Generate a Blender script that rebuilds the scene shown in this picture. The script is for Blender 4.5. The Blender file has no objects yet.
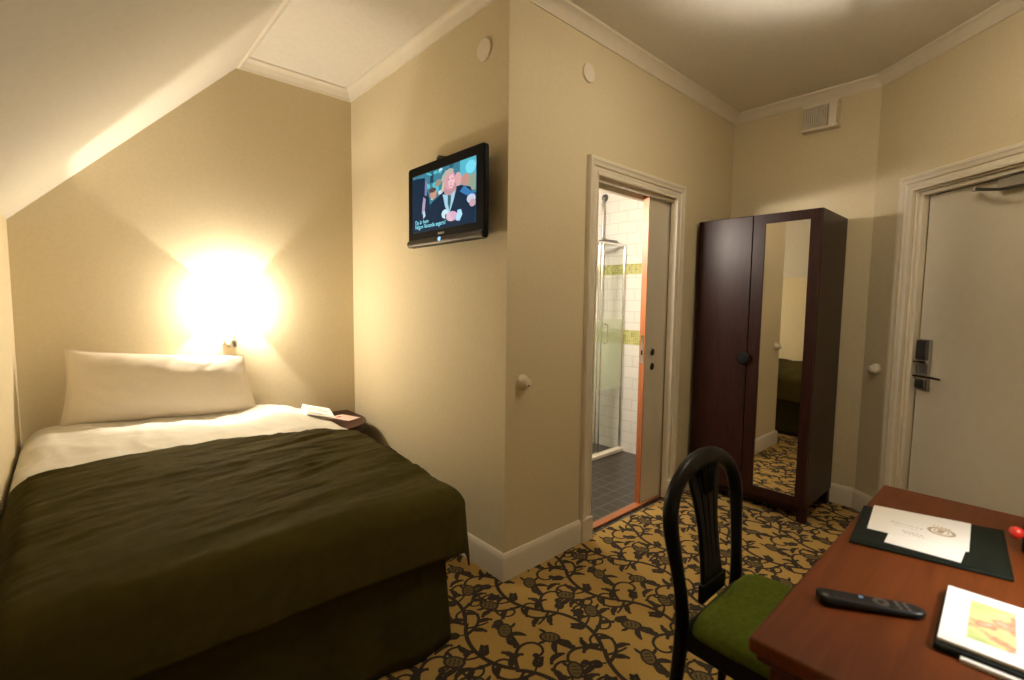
import bpy, math, random
from mathutils import Vector, Matrix, noise
random.seed(7)
SC = bpy.context.scene
COL = SC.collection
PI = math.pi
# ------------------------------------------------------------------ room dimensions (metres)
CX, CY = 1.495, 1.681          # outside corner of the television wall and the bathroom wall
YH = 3.354                     # wall at the head of the bed
XL, ZK = -0.226, 1.72          # low eaves wall and its height
XS = 0.779                     # where the slope meets the cornice
XW = 3.839                     # wall behind the wardrobe
YB = 0.76                      # where the entrance wall turns off
ZC, ZT = 2.743, 2.81           # underside of cornice, ceiling
YD = -0.42                     # wall behind the desk
XB = 3.69                      # tiled wall in the bathroom
DD = Vector((-0.64, -0.77, 0)).normalized()
DN = Vector((0.77, -0.64, 0)).normalized()
P0 = Vector((XW, YB, 0))
XE = P0.x + DD.x * ((YD - YB) / DD.y)

# ------------------------------------------------------------------ materials
def nd(nt, t, **k):
    n = nt.nodes.new(t)
    for a, b in k.items():
        if a in n.inputs: n.inputs[a].default_value = b
        else: setattr(n, a, b)
    return n
def newmat(name):
    m = bpy.data.materials.new(name); m.use_nodes = True
    return m, m.node_tree, m.node_tree.nodes['Principled BSDF']
def rgba(c): return (c[0], c[1], c[2], 1)
def mat(name, c, rough=.6, var=.06, scale=30, bump=0, bscale=None, metal=0, spec=.5, coat=0, sheen=0, stretch=(1,1,1)):
    m, nt, b = newmat(name)
    tc = nd(nt, 'ShaderNodeTexCoord'); mp = nd(nt, 'ShaderNodeMapping'); mp.inputs['Scale'].default_value = stretch
    nt.links.new(tc.outputs['Object'], mp.inputs['Vector'])
    nz = nd(nt, 'ShaderNodeTexNoise', Scale=scale, Detail=4)
    nt.links.new(mp.outputs['Vector'], nz.inputs['Vector'])
    cr = nd(nt, 'ShaderNodeValToRGB')
    cr.color_ramp.elements[0].position = .3; cr.color_ramp.elements[1].position = .7
    cr.color_ramp.elements[0].color = rgba([max(0, v*(1-var)) for v in c]); cr.color_ramp.elements[1].color = rgba([min(1, v*(1+var)) for v in c])
    nt.links.new(nz.outputs['Fac'], cr.inputs['Fac']); nt.links.new(cr.outputs['Color'], b.inputs['Base Color'])
    b.inputs['Roughness'].default_value = rough; b.inputs['Metallic'].default_value = metal
    b.inputs['Specular IOR Level'].default_value = spec
    b.inputs['Coat Weight'].default_value = coat
    if sheen: b.inputs['Sheen Weight'].default_value = sheen
    if bump:
        n2 = nd(nt, 'ShaderNodeTexNoise', Scale=bscale or scale, Detail=5)
        nt.links.new(mp.outputs['Vector'], n2.inputs['Vector'])
        bp = nd(nt, 'ShaderNodeBump', Strength=bump, Distance=.002)
        nt.links.new(n2.outputs['Fac'], bp.inputs['Height']); nt.links.new(bp.outputs['Normal'], b.inputs['Normal'])
    return m
def emit(name, c, s):
    m, nt, b = newmat(name)
    b.inputs['Base Color'].default_value = (.004,.004,.004,1); b.inputs['Specular IOR Level'].default_value = .05; b.inputs['Emission Color'].default_value = rgba(c); b.inputs['Emission Strength'].default_value = s
    return m
def translucent(name, c, f=.5, clear=0):
    m, nt, b = newmat(name)
    nt.nodes.remove(b); o = nt.nodes['Material Output']
    d = nd(nt, 'ShaderNodeBsdfDiffuse', Color=rgba(c)); t = nd(nt, 'ShaderNodeBsdfTranslucent', Color=rgba(c)); x = nd(nt, 'ShaderNodeMixShader', Fac=f)
    nt.links.new(d.outputs[0], x.inputs[1]); nt.links.new(t.outputs[0], x.inputs[2]); nt.links.new(x.outputs[0], o.inputs[0])
    if clear:
        tr = nd(nt, 'ShaderNodeBsdfTransparent', Color=rgba(c)); y = nd(nt, 'ShaderNodeMixShader', Fac=clear)
        nt.links.new(x.outputs[0], y.inputs[1]); nt.links.new(tr.outputs[0], y.inputs[2]); nt.links.new(y.outputs[0], o.inputs[0])
    return m
def glass(name, c, alpha, rough=.02, frost=0):
    # thin pane: mostly clear, a little reflection, a tint
    m, nt, b = newmat(name)
    nt.nodes.remove(b); o = nt.nodes['Material Output']
    t = nd(nt, 'ShaderNodeBsdfTransparent', Color=rgba(c)); g = nd(nt, 'ShaderNodeBsdfGlossy', Roughness=rough)
    lw = nd(nt, 'ShaderNodeLayerWeight'); fr = nd(nt, 'ShaderNodeMath', operation='POWER'); fr.inputs[1].default_value = 4; nt.links.new(lw.outputs['Facing'], fr.inputs[0])
    f2 = nd(nt, 'ShaderNodeMath', operation='MULTIPLY_ADD'); f2.inputs[1].default_value = .45; f2.inputs[2].default_value = .035; nt.links.new(fr.outputs[0], f2.inputs[0]); x = nd(nt, 'ShaderNodeMixShader')
    nt.links.new(f2.outputs[0], x.inputs[0]); nt.links.new(t.outputs[0], x.inputs[1]); nt.links.new(g.outputs[0], x.inputs[2])
    last = x
    if frost:
        d = nd(nt, 'ShaderNodeBsdfDiffuse', Color=(.66,.76,.6,1)); tl = nd(nt, 'ShaderNodeBsdfTranslucent', Color=(.75,.85,.68,1)); y = nd(nt, 'ShaderNodeMixShader', Fac=.5); z = nd(nt, 'ShaderNodeMixShader', Fac=frost)
        nt.links.new(d.outputs[0], y.inputs[1]); nt.links.new(tl.outputs[0], y.inputs[2])
        nt.links.new(x.outputs[0], z.inputs[1]); nt.links.new(y.outputs[0], z.inputs[2]); last = z
    nt.links.new(last.outputs[0], o.inputs[0])
    return m
def tiles(name, c1, c2, cm, w, h, mortar, axes, rough=.15, offset=.5, bump=.4, shift=(0,0)):
    m, nt, b = newmat(name)
    tc = nd(nt, 'ShaderNodeTexCoord'); sp = nd(nt, 'ShaderNodeSeparateXYZ'); cb = nd(nt, 'ShaderNodeCombineXYZ')
    nt.links.new(tc.outputs['Object'], sp.inputs[0])
    for i, a in enumerate(axes):
        ad = nd(nt, 'ShaderNodeMath', operation='ADD'); ad.inputs[1].default_value = shift[i]
        nt.links.new(sp.outputs[a], ad.inputs[0]); nt.links.new(ad.outputs[0], cb.inputs[i])
    br = nd(nt, 'ShaderNodeTexBrick', Color1=rgba(c1), Color2=rgba(c2), Mortar=rgba(cm), Scale=1)
    br.inputs['Brick Width'].default_value = w; br.inputs['Row Height'].default_value = h; br.inputs['Mortar Size'].default_value = mortar
    br.inputs['Mortar Smooth'].default_value = .3; br.offset = offset; br.squash = 1
    nt.links.new(cb.outputs[0], br.inputs['Vector']); nt.links.new(br.outputs['Color'], b.inputs['Base Color'])
    bp = nd(nt, 'ShaderNodeBump', Strength=bump, Distance=.003, invert=True)
    nt.links.new(br.outputs['Fac'], bp.inputs['Height']); nt.links.new(bp.outputs['Normal'], b.inputs['Normal'])
    b.inputs['Roughness'].default_value = rough
    return m
def wood(name, c1, c2, rough=.3, axis=2, coat=.2, scale=6, spec=.5):
    st = [12, 12, 12]; st[axis] = .9
    m, nt, b = newmat(name)
    tc = nd(nt, 'ShaderNodeTexCoord'); mp = nd(nt, 'ShaderNodeMapping'); mp.inputs['Scale'].default_value = st
    nt.links.new(tc.outputs['Object'], mp.inputs['Vector'])
    nz = nd(nt, 'ShaderNodeTexNoise', Scale=scale, Detail=6, Distortion=.6); nt.links.new(mp.outputs[0], nz.inputs['Vector'])
    cr = nd(nt, 'ShaderNodeValToRGB'); cr.color_ramp.elements[0].position = .32; cr.color_ramp.elements[1].position = .7
    cr.color_ramp.elements[0].color = rgba(c1); cr.color_ramp.elements[1].color = rgba(c2)
    nt.links.new(nz.outputs['Fac'], cr.inputs['Fac']); nt.links.new(cr.outputs['Color'], b.inputs['Base Color'])
    b.inputs['Specular IOR Level'].default_value = spec; b.inputs['Roughness'].default_value = rough; b.inputs['Coat Weight'].default_value = coat; b.inputs['Coat Roughness'].default_value = rough*.8
    return m
M = {}
M['wall'] = mat('wall_paint', (.62,.535,.36), .75, .03, 60, .12, 260)
M['ceil'] = mat('ceiling_paint', (.66,.62,.54), .8, .03, 40, .05, 200)
M['white'] = mat('white_woodwork', (.70,.64,.53), .4, .02, 20)
M['doorw'] = mat('door_paint', (.60,.55,.45), .45, .02, 20)
M['carpet'] = mat('carpet_gold', (.42,.275,.085), .95, .22, 220, .6, 400, spec=.1)
M['vine'] = mat('carpet_vine', (.026,.016,.009), .95, .2, 200, .6, 400)
M['flower'] = mat('carpet_flower', (.13,.09,.03), .95, .3, 260, .6, 400)
M['darkwood'] = wood('wardrobe_wood', (.016,.0045,.003), (.030,.009,.006), .37, 2, 0, 6, .2)
M['deskwood'] = wood('desk_wood', (.085,.020,.0035), (.122,.031,.0065), .38, 0, 0, 4, .14)
M['deskdark'] = wood('desk_apron_wood', (.055,.014,.006), (.08,.022,.009), .4, 0, 0, 4, .14)
M['nightwood'] = wood('nightstand_wood', (.03,.009,.006), (.04,.012,.007), .35, 0, 0, 6, .15)
M['orange'] = wood('oak_edge', (.30,.085,.026), (.40,.14,.05), .4, 2, .1)
M['lacquer'] = mat('black_lacquer', (.005,.0045,.0045), .35, .1, 20, spec=.14)
M['black'] = mat('black_plastic', (.007,.007,.0075), .38, .1, 20, spec=.22)
M['gloss'] = mat('gloss_black', (.004,.004,.0045), .5, .1, 20, spec=.06)
M['silver'] = mat('silver_plastic', (.45,.43,.42), .3, .05, 20, metal=.7)
M['chrome'] = mat('chrome', (.75,.75,.75), .12, .03, 20, metal=1)
M['gun'] = mat('dark_metal', (.16,.155,.15), .35, .05, 20, metal=.9)
M['steel'] = mat('brushed_steel', (.42,.41,.40), .35, .06, 60, metal=.9, stretch=(1,1,12))
M['linen'] = mat('white_linen', (.64,.61,.545), .85, .02, 60, .25, 500, sheen=.1)
M['pillow'] = mat('pillow_cotton', (.74,.66,.54), .85, .02, 60, .25, 500, sheen=.1)
M['olive'] = mat('olive_cloth', (.050,.040,.0085), .9, .10, 26, .25, 420, spec=.08)
M['skirt'] = mat('skirt_cloth', (.040,.033,.009), .9, .12, 26, .25, 420, spec=.08)
M['velvet'] = mat('green_velvet', (.075,.100,.010), .9, .18, 70, .3, 260, spec=.1)
M['paper'] = mat('paper', (.82,.80,.76), .7, .02, 20)
M['gloss_paper'] = mat('glossy_paper', (.86,.87,.86), .35, .02, 20)
M['pink'] = mat('pink_card', (.80,.60,.52), .5, .1, 40)
M['brownprint'] = mat('brown_print', (.42,.33,.22), .7, .1, 60)
M['greyprint'] = mat('grey_print', (.45,.43,.39), .7, .1, 60)
M['leather'] = mat('green_black_leather', (.006,.009,.006), .6, .2, 60, .3, 300, spec=.1)
M['red'] = mat('red_plastic', (.42,.016,.008), .35, .05, 20)
M['porcelain'] = mat('porcelain', (.72,.66,.55), .2, .02, 20)
M['plastic_w'] = mat('offwhite_plastic', (.70,.63,.52), .45, .02, 20)
M['shade'] = translucent('lamp_shade_cloth', (.94,.92,.86), .75)
M['opal'] = translucent('opal_shade', (.95,.94,.90), .7, .52)
M['frosted'] = translucent('frosted_glass', (.88,.86,.80), .5, .30)
def glow(name, c, s, f):
    # lit lamp glass: glows itself and lets the light of the filament through
    m, nt, b = newmat(name); nt.nodes.remove(b); o = nt.nodes['Material Output']
    e = nd(nt, 'ShaderNodeEmission', Color=rgba(c), Strength=s); t = nd(nt, 'ShaderNodeBsdfTransparent'); x = nd(nt, 'ShaderNodeMixShader', Fac=f)
    nt.links.new(e.outputs[0], x.inputs[1]); nt.links.new(t.outputs[0], x.inputs[2]); nt.links.new(x.outputs[0], o.inputs[0])
    return m
M['bulb'] = glow('bulb_glow', (1,.82,.55), 12, .85)
M['bathlamp'] = glow('bath_lamp_glow', (1,.88,.70), 10, .8)
M['pane'] = glass('shower_glass', (.95,.975,.95), 1)
M['frost'] = glass('frosted_pane', (.95,.975,.95), 1, frost=.62)
M['led'] = emit('blue_light', (.35,.7,1), 1.2)
mm, nt, b = newmat('mirror'); b.inputs['Base Color'].default_value = (.83,.83,.80,1); b.inputs['Metallic'].default_value = 1; b.inputs['Roughness'].default_value = .015
M['mirror'] = mm
M['tile'] = tiles('white_tile', (.62,.60,.565), (.60,.58,.545), (.50,.48,.45), .20, .10, .004, (1,2), shift=(.07,.012))
M['tilex'] = tiles('white_tile_back', (.62,.60,.565), (.60,.58,.545), (.50,.48,.45), .20, .10, .004, (0,2), shift=(.07,.012))
M['mosaic'] = tiles('green_mosaic', (.25,.27,.05), (.46,.44,.15), (.45,.42,.26), .022, .022, .002, (1,2), offset=0)
M['mosaicx'] = tiles('green_mosaic_back', (.25,.27,.05), (.46,.44,.15), (.45,.42,.26), .022, .022, .002, (0,2), offset=0)
M['floortile'] = tiles('dark_floor_tile', (.021,.0165,.0135), (.028,.022,.018), (.12,.10,.085), .105, .105, .0035, (0,1), .3, offset=0, bump=.3)

# ------------------------------------------------------------------ mesh builder
def wloc(o):
    v = Vector((0,0,0))
    while o is not None: v += o.location; o = o.parent
    return v
class MB:
    def __init__(s, T=None): s.v=[]; s.f=[]; s.m=[]; s.T=T or Matrix(); s.mi=0
    def add(s, vs, fs, mi=None):
        n=len(s.v); s.v += [s.T @ Vector(p) for p in vs]; s.f += [tuple(i+n for i in f) for f in fs]; s.m += [s.mi if mi is None else mi]*len(fs); return s
    def box(s, a, b, mi=None):
        x0,x1=sorted((a[0],b[0])); y0,y1=sorted((a[1],b[1])); z0,z1=sorted((a[2],b[2]))
        return s.add([(x0,y0,z0),(x1,y0,z0),(x1,y1,z0),(x0,y1,z0),(x0,y0,z1),(x1,y0,z1),(x1,y1,z1),(x0,y1,z1)],
              [(0,3,2,1),(4,5,6,7),(0,1,5,4),(1,2,6,5),(2,3,7,6),(3,0,4,7)], mi)
    def prism(s, poly, fr, d0, d1, mi=None):
        # poly of (u,v) ; fr(u,v,d) -> point
        n=len(poly); vs=[fr(u,v,d0) for u,v in poly]+[fr(u,v,d1) for u,v in poly]
        fs=[tuple(range(n-1,-1,-1)), tuple(range(n,2*n))]+[(i,(i+1)%n,n+(i+1)%n,n+i) for i in range(n)]
        return s.add(vs, fs, mi)
    def rings(s, rings, closed=True, caps=True, mi=None, loop=False):
        n=len(rings[0]); vs=[p for r in rings for p in r]; fs=[]; k=len(rings)
        for i in range(k if loop else k-1):
            j=(i+1)%k
            for a in range(n if closed else n-1):
                b=(a+1)%n; fs.append((i*n+a,i*n+b,j*n+b,j*n+a))
        if caps and closed and not loop: fs += [tuple(range(n-1,-1,-1)), tuple((k-1)*n+a for a in range(n))]
        return s.add(vs, fs, mi)
    def tube(s, pts, r, n=12, mi=None, flat=None, loop=False):
        # flat=(axis, factor) squashes the section along axis
        P=[Vector(p) for p in pts]; k=len(P); R=r if hasattr(r,'__len__') else [r]*k; out=[]; ref=None
        for i in range(k):
            if loop: t=(P[(i+1)%k]-P[i-1])
            else: t=(P[min(i+1,k-1)]-P[max(i-1,0)])
            t.normalize()
            if ref is None:
                ref=Vector((0,0,1)) if abs(t.z)<.9 else Vector((1,0,0))
            u=(ref-t*ref.dot(t)).normalized(); w=t.cross(u); ref=u; ring=[]
            for a in range(n):
                an=2*PI*a/n; o=u*math.cos(an)*R[i]+w*math.sin(an)*R[i]
                if flat: ax=Vector(flat[0]); o += ax*o.dot(ax)*(flat[1]-1)
                ring.append(P[i]+o)
            out.append(ring)
        return s.rings(out, mi=mi, loop=loop)
    def lathe(s, prof, c, ax=(0,0,1), n=28, mi=None):
        ax=Vector(ax).normalized(); ref=Vector((1,0,0)) if abs(ax.x)<.9 else Vector((0,1,0))
        u=(ref-ax*ref.dot(ax)).normalized(); w=ax.cross(u); c=Vector(c); out=[]
        for r,h in prof: out.append([c+ax*h+(u*math.cos(2*PI*a/n)+w*math.sin(2*PI*a/n))*max(r,1e-5) for a in range(n)])
        return s.rings(out, mi=mi)
    def grid(s, fn, nu, nv, mi=None):
        vs=[fn(i/nu,j/nv) for j in range(nv+1) for i in range(nu+1)]
        fs=[(j*(nu+1)+i, j*(nu+1)+i+1, (j+1)*(nu+1)+i+1, (j+1)*(nu+1)+i) for j in range(nv) for i in range(nu)]
        return s.add(vs, fs, mi)
    def build(s, name, mats, parent=None, origin=None, smooth=False, bevel=0, seg=2, solid=0, sub=0, label=None):
        if not isinstance(mats,(list,tuple)): mats=[mats]
        off = wloc(parent) if parent else Vector(origin or (0,0,0))
        me=bpy.data.meshes.new(name); me.from_pydata([tuple(p-off) for p in s.v], [], s.f); me.validate()
        for m in mats: me.materials.append(m)
        if len(me.polygons)==len(s.m):
            me.polygons.foreach_set('material_index', s.m)
        import bmesh
        bm=bmesh.new(); bm.from_mesh(me); bmesh.ops.recalc_face_normals(bm, faces=bm.faces); bm.to_mesh(me); bm.free()
        o=bpy.data.objects.new(name, me); COL.objects.link(o)
        if parent: o.parent=parent
        else: o.location=off
        if solid:
            md=o.modifiers.new('solid','SOLIDIFY'); md.thickness=solid; md.offset=-1
        if bevel:
            md=o.modifiers.new('bevel','BEVEL'); md.width=bevel; md.segments=seg; md.limit_method='ANGLE'; md.angle_limit=.6
        if sub:
            md=o.modifiers.new('sub','SUBSURF'); md.levels=sub; md.render_levels=sub
        if smooth:
            for p in me.polygons: p.use_smooth=True
            if smooth=='auto':
                try: me.set_sharp_from_angle(angle=.7)
                except Exception: pass
        elif bevel:
            for p in me.polygons: p.use_smooth=True
            try: me.set_sharp_from_angle(angle=.9)
            except Exception: pass
        if label: o['label']=label
        return o
def tag(o, label, cat, group=None, kind=None):
    o['label']=label; o['category']=cat
    if group: o['group']=group
    if kind: o['kind']=kind
    return o
def thing(name, loc, label, cat, group=None, kind=None):
    o=bpy.data.objects.new(name, None); o.empty_display_size=.1; o.location=loc; COL.objects.link(o)
    return tag(o, label, cat, group, kind)
def struct(o, label, cat):
    return tag(o, label, cat, None, 'structure')
def text_mb(mb, body, size, T, mi=None, align='LEFT'):
    cu=bpy.data.curves.new('lettering','FONT'); cu.body=body; cu.size=size; cu.resolution_u=3; cu.align_x=align
    ob=bpy.data.objects.new('lettering', cu); COL.objects.link(ob)
    dg=bpy.context.evaluated_depsgraph_get(); dg.update()
    me=bpy.data.meshes.new_from_object(ob.evaluated_get(dg))
    mb.add([T @ v.co for v in me.vertices], [tuple(p.vertices) for p in me.polygons], mi)
    bpy.data.objects.remove(ob); bpy.data.curves.remove(cu); bpy.data.meshes.remove(me)

# ------------------------------------------------------------------ room outline, interior kept on the left hand
ROOM=[(XL,YD),(XE,YD),(XW,YB),(XW,CY),(CX,CY),(CX,YH),(XL,YH)]
def offset_poly(poly, d):
    n=len(poly); out=[]
    for i in range(n):
        p=Vector(poly[i]); a=(p-Vector(poly[i-1])).normalized(); b=(Vector(poly[(i+1)%n])-p).normalized()
        na=Vector((-a.y,a.x)); nb=Vector((-b.y,b.x)); h=(na+nb); h=h/(h.length_squared)*2
        out.append(p+h*d)
    return out
def inside(x,y):
    c=False; n=len(ROOM)
    for i in range(n):
        (x1,y1),(x2,y2)=ROOM[i],ROOM[(i+1)%n]
        if (y1>y)!=(y2>y) and x<(x2-x1)*(y-y1)/(y2-y1)+x1: c=not c
    return c
def run(mb, prof, i, z0=0, t0=None, t1=None):
    # sweep profile (inset d, height z) along room side i with mitred ends; t0/t1 cut it square at a distance along the side
    A,B=Vector(ROOM[i]),Vector(ROOM[(i+1)%len(ROOM)]); L=(B-A).length; dr=(B-A)/L; nn=Vector((-dr.y,dr.x)); r0=[]; r1=[]
    for d,z in prof:
        o=offset_poly(ROOM,d)
        a=o[i] if t0 is None else A+dr*t0+nn*d
        b=o[(i+1)%len(ROOM)] if t1 is None else A+dr*t1+nn*d
        r0.append((a.x,a.y,z0+z)); r1.append((b.x,b.y,z0+z))
    mb.rings([r0,r1])

# ------------------------------------------------------------------ floor with its woven vine pattern
fl=MB()
fl.add([(x,y,0) for x,y in ROOM],[tuple(range(len(ROOM)))],0)
fl.add([(x,y,-.08) for x,y in ROOM],[tuple(range(len(ROOM)))],0)
cnt=[0]
def lift():
    cnt[0]+=1; return .0004+(cnt[0]%500)*1.2e-6
def stroke(tr, p, head, L, k0, k1, w0, w1, mi=1, n=14, wm=None):
    x,y=p; h=head; pts=[]; ds=L/n; z=lift()
    for i in range(n+1):
        t=i/n; w=(w0+(w1-w0)*t) if wm is None else (w0*(1-t)+w1*t+wm*4*t*(1-t))
        nx,ny=-math.sin(h),math.cos(h); pts.append((x+nx*w/2,y+ny*w/2,x-nx*w/2,y-ny*w/2,x,y,h))
        k=k0+(k1-k0)*t; h+=k*ds; x+=math.cos(h)*ds; y+=math.sin(h)*ds
    for i in range(n):
        a,b=pts[i],pts[i+1]; q=[tr(a[0],a[1]),tr(b[0],b[1]),tr(b[2],b[3]),tr(a[2],a[3])]
        if all(inside(*c) for c in q): fl.add([(c[0],c[1],z) for c in q],[(0,1,2,3)],mi)
    return pts
def blob(tr, x, y, a, rx, ry, mi, n=10, dz=0):
    q=[tr(x+math.cos(a)*rx*math.cos(t)-math.sin(a)*ry*math.sin(t), y+math.sin(a)*rx*math.cos(t)+math.cos(a)*ry*math.sin(t)) for t in [2*PI*i/n for i in range(n)]]
    z=lift()+dz
    if all(inside(*c) for c in q): fl.add([(c[0],c[1],z) for c in q],[tuple(range(n))],mi)
def comma(tr, x, y, a, s, L=.05, w=.013):
    pts=stroke(tr,(x,y),a,L,s*6,s*42,.004,.005,n=8,wm=w); e=pts[-1]
    blob(tr,e[4],e[5],0,w*.42,w*.42,1,8)
def curl(tr, p, h, s, L, w=.011, k1=30, lv=(4,8,12)):
    # a scroll winding in on itself, a bud at its eye, leaves off its back
    pts=stroke(tr, p, h, L, s*1.5, s*k1, w*1.25, w*.8, n=22)
    e=pts[-1]; blob(tr, e[4]-math.sin(e[6])*s*.004, e[5]+math.cos(e[6])*s*.004, 0, w*1.05, w*1.05, 1)
    for j in lv:
        q=pts[j]; comma(tr, q[4], q[5], q[6]-s*.55, -s, .042, .014)
    return pts
def fern(tr, x, y, a, s=1):
    # a short leafy sprig
    stroke(tr,(x,y),a,.055,s*4,s*4,.006,.003,n=6)
    for i,t in enumerate((.012,.026,.040)):
        px,py=x+math.cos(a)*t,y+math.sin(a)*t
        for k in (-1,1): stroke(tr,(px,py),a+k*.75,.026-.004*i,-k*14,-k*14,.004,.002,n=5,wm=.010)
def flower(tr, x, y, a):
    blob(tr, x, y, a, .031, .022, 1, 16, 0); blob(tr, x, y, a, .024, .016, 2, 14, .0003)
    for k in (-1,0,1): blob(tr, x+k*.012*math.cos(a), y+k*.012*math.sin(a), a+1.57, .015-.003*abs(k), .0020, 1, 6, .0006)
    for k in (-1,1): stroke(tr,(x+math.cos(a+k*.9)*.02,y+math.sin(a+k*.9)*.02),a+k*.9,.026,k*-20,k*-20,.006,.003,n=5,wm=.006)
G=1.42; HL_=.23; TW, TH = .46, .46*G
KB=2*math.sin(.8)/HL_
def motif(tr0):
    H=HL_; tr=lambda x,y: tr0(x*G,y*G)
    for q in (0,1):
        m=(lambda x,y: tr(x,y)) if q==0 else (lambda x,y: tr(-x,y+H))
        stroke(m,(0,0),PI/2-.80,1.6/KB,KB,KB,.0125,.0125,n=24)          # one bow of the wandering main stem
        curl(m,(.040,.060),.20,1,.250,.009,40,(4,8))
        curl(m,(.030,.190),PI*.97,-1,.215,.009,44,(3,7)); curl(m,(.0,.0),PI*.66,1,.20,.009,46,(4,8))
        curl(m,(.048,.130),-.20,-1,.175,.008,50,(5,))
        flower(m,.110,.128,.9); stroke(m,(.047,.100),.1,.045,12,12,.008,.006,n=6)
        flower(m,-.072,.132,2.3); stroke(m,(.012,.215),PI+.5,.075,-3,-8,.009,.006,n=7)
        fern(m,.030,.195,.55,-1); fern(m,.046,.085,2.3,1); fern(m,.118,.055,-.4,1); fern(m,-.045,.060,2.0,-1)
        comma(m,.048,.12,.7,1,.055,.014); comma(m,.010,.02,2.4,1,.06,.014); comma(m,.02,.04,-.2,-1,.05,.013); comma(m,-.105,.075,1.2,-1,.06,.013); comma(m,.135,.185,2.6,1,.06,.013)
for i in range(-3, 17):
    for j in range(-3, 7):
        ox=XL+.12+i*.315; oy=YD+j*TH+(TH*.27 if i%2 else 0); fx=1
        if not any(inside(ox+a,oy+b) for a in (-.25,0,.25) for b in (-.1,.2,.5,.7)): continue
        motif(lambda x,y: (ox+fx*x, oy+y))
struct(fl.build('floor',[M['carpet'],M['vine'],M['flower']]),'gold carpet woven with dark brown scrolling vines','floor')

# ------------------------------------------------------------------ walls
struct(MB().box((XL-.12,YH,0),(CX+.12,YH+.12,2.9)).build('wall_bed_head',M['wall']),'beige wall at the head of the bed','wall')
struct(MB().box((XL-.12,YD-.12,0),(XL,YH,ZK)).build('wall_eaves',M['wall']),'low beige wall along the left side of the bed','wall')
sl=MB(); k=(ZT+.12-ZK)
sl.prism([(XL,ZK),(XL+(ZT+.05-ZK)*(XS-XL)/(ZC-ZK),ZT+.05),(XL+(ZT+.05-ZK)*(XS-XL)/(ZC-ZK)-.15,ZT+.15),(XL-.16,ZK)], lambda u,v,d:(u,d,v), YD-.12, YH)
struct(sl.build('ceiling_slope',M['ceil']),'sloping attic ceiling above the bed','ceiling')
struct(MB().box((XS-.2,YD-.12,ZT),(XW+.15,YH+.12,ZT+.1)).build('ceiling',M['ceil']),'flat cream ceiling of the room','ceiling')
struct(MB().box((CX,CY+.13,0),(CX+.12,YH,ZT)).build('wall_television_side',M['wall']),'beige wall the television hangs on','wall')
# wall with the bathroom doorway and its pocket
X0,X1,ZD=2.148,2.998,2.055
wb=MB()
wb.box((CX,CY,0),(X0-.02,CY+.13,ZT)); wb.box((X0-.02,CY,ZD+.02),(XW,CY+.13,ZT))
wb.box((X1+.02,CY,0),(XW,CY+.035,ZD+.02)); wb.box((X1+.02,CY+.095,0),(XW,CY+.13,ZD+.02)); wb.box((3.68,CY+.035,0),(XW,CY+.095,ZD+.02))
struct(wb.build('wall_bathroom_side',M['wall']),'beige wall with the bathroom doorway in it','wall')
struct(MB().box((XW,YB,0),(XW+.12,CY+.13,ZT)).build('wall_wardrobe_side',M['wall']),'beige wall behind the wardrobe','wall')
TD=Matrix(((DD.x,DN.x,0,P0.x),(DD.y,DN.y,0,P0.y),(0,0,1,0),(0,0,0,1)))
E0,E1,EZ=.30,1.19,2.03
LEN=(Vector((XE,YD,0))-P0).length
we=MB(TD); we.box((0,0,0),(E0,.12,ZT)); we.box((E1,0,0),(LEN+.1,.12,ZT)); we.box((E0,0,EZ),(E1,.12,ZT))
we.prism([(0,0),(0,.12),(-.09,.08)],lambda u,v,d:(u,v,d),0,ZT)
struct(we.build('wall_entrance_side',M['wall']),'angled beige wall with the entrance door','wall')
struct(MB().box((XL-.12,YD-.12,0),(XE+.1,YD,ZT)).build('wall_desk_side',M['wall']),'beige wall behind the desk','wall')
# bathroom shell
def tiled(a,b,ax,name,lab):
    m=MB(); zs=[0,.99,1.12,1.62,1.712,2.45]
    for i in range(5):
        m.box((a[0],a[1],zs[i]),(b[0],b[1],zs[i+1]), 1 if i in (1,3) else 0)
    return struct(m.build(name,[M['tile'],M['mosaic']] if ax=='y' else [M['tilex'],M['mosaicx']]),lab,'wall')
tiled((XB,CY+.131),(XW+.1,3.5),'y','wall_shower_side','white tiled bathroom wall with two green mosaic bands')
tiled((CX+.121,3.40),(XB,3.5),'x','wall_bathroom_back','white tiled wall at the back of the shower')
tiled((CX+.121,CY+.131),(CX+.14,3.40),'y','wall_bathroom_left','white tiled wall behind the television wall')
struct(MB().box((CX+.121,CY+.131,2.45),(XW+.1,3.5,2.55)).build('ceiling_bathroom',M['white']),'white bathroom ceiling','ceiling')
struct(MB().box((X0-.02,CY,-.06),(X1+.02,CY+.13,.0005)).box((CX+.12,CY+.13,-.06),(XB,3.40,.0005)).build('floor_bathroom',M['floortile']),'dark square floor tiles of the bathroom with pale grout','floor')

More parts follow.
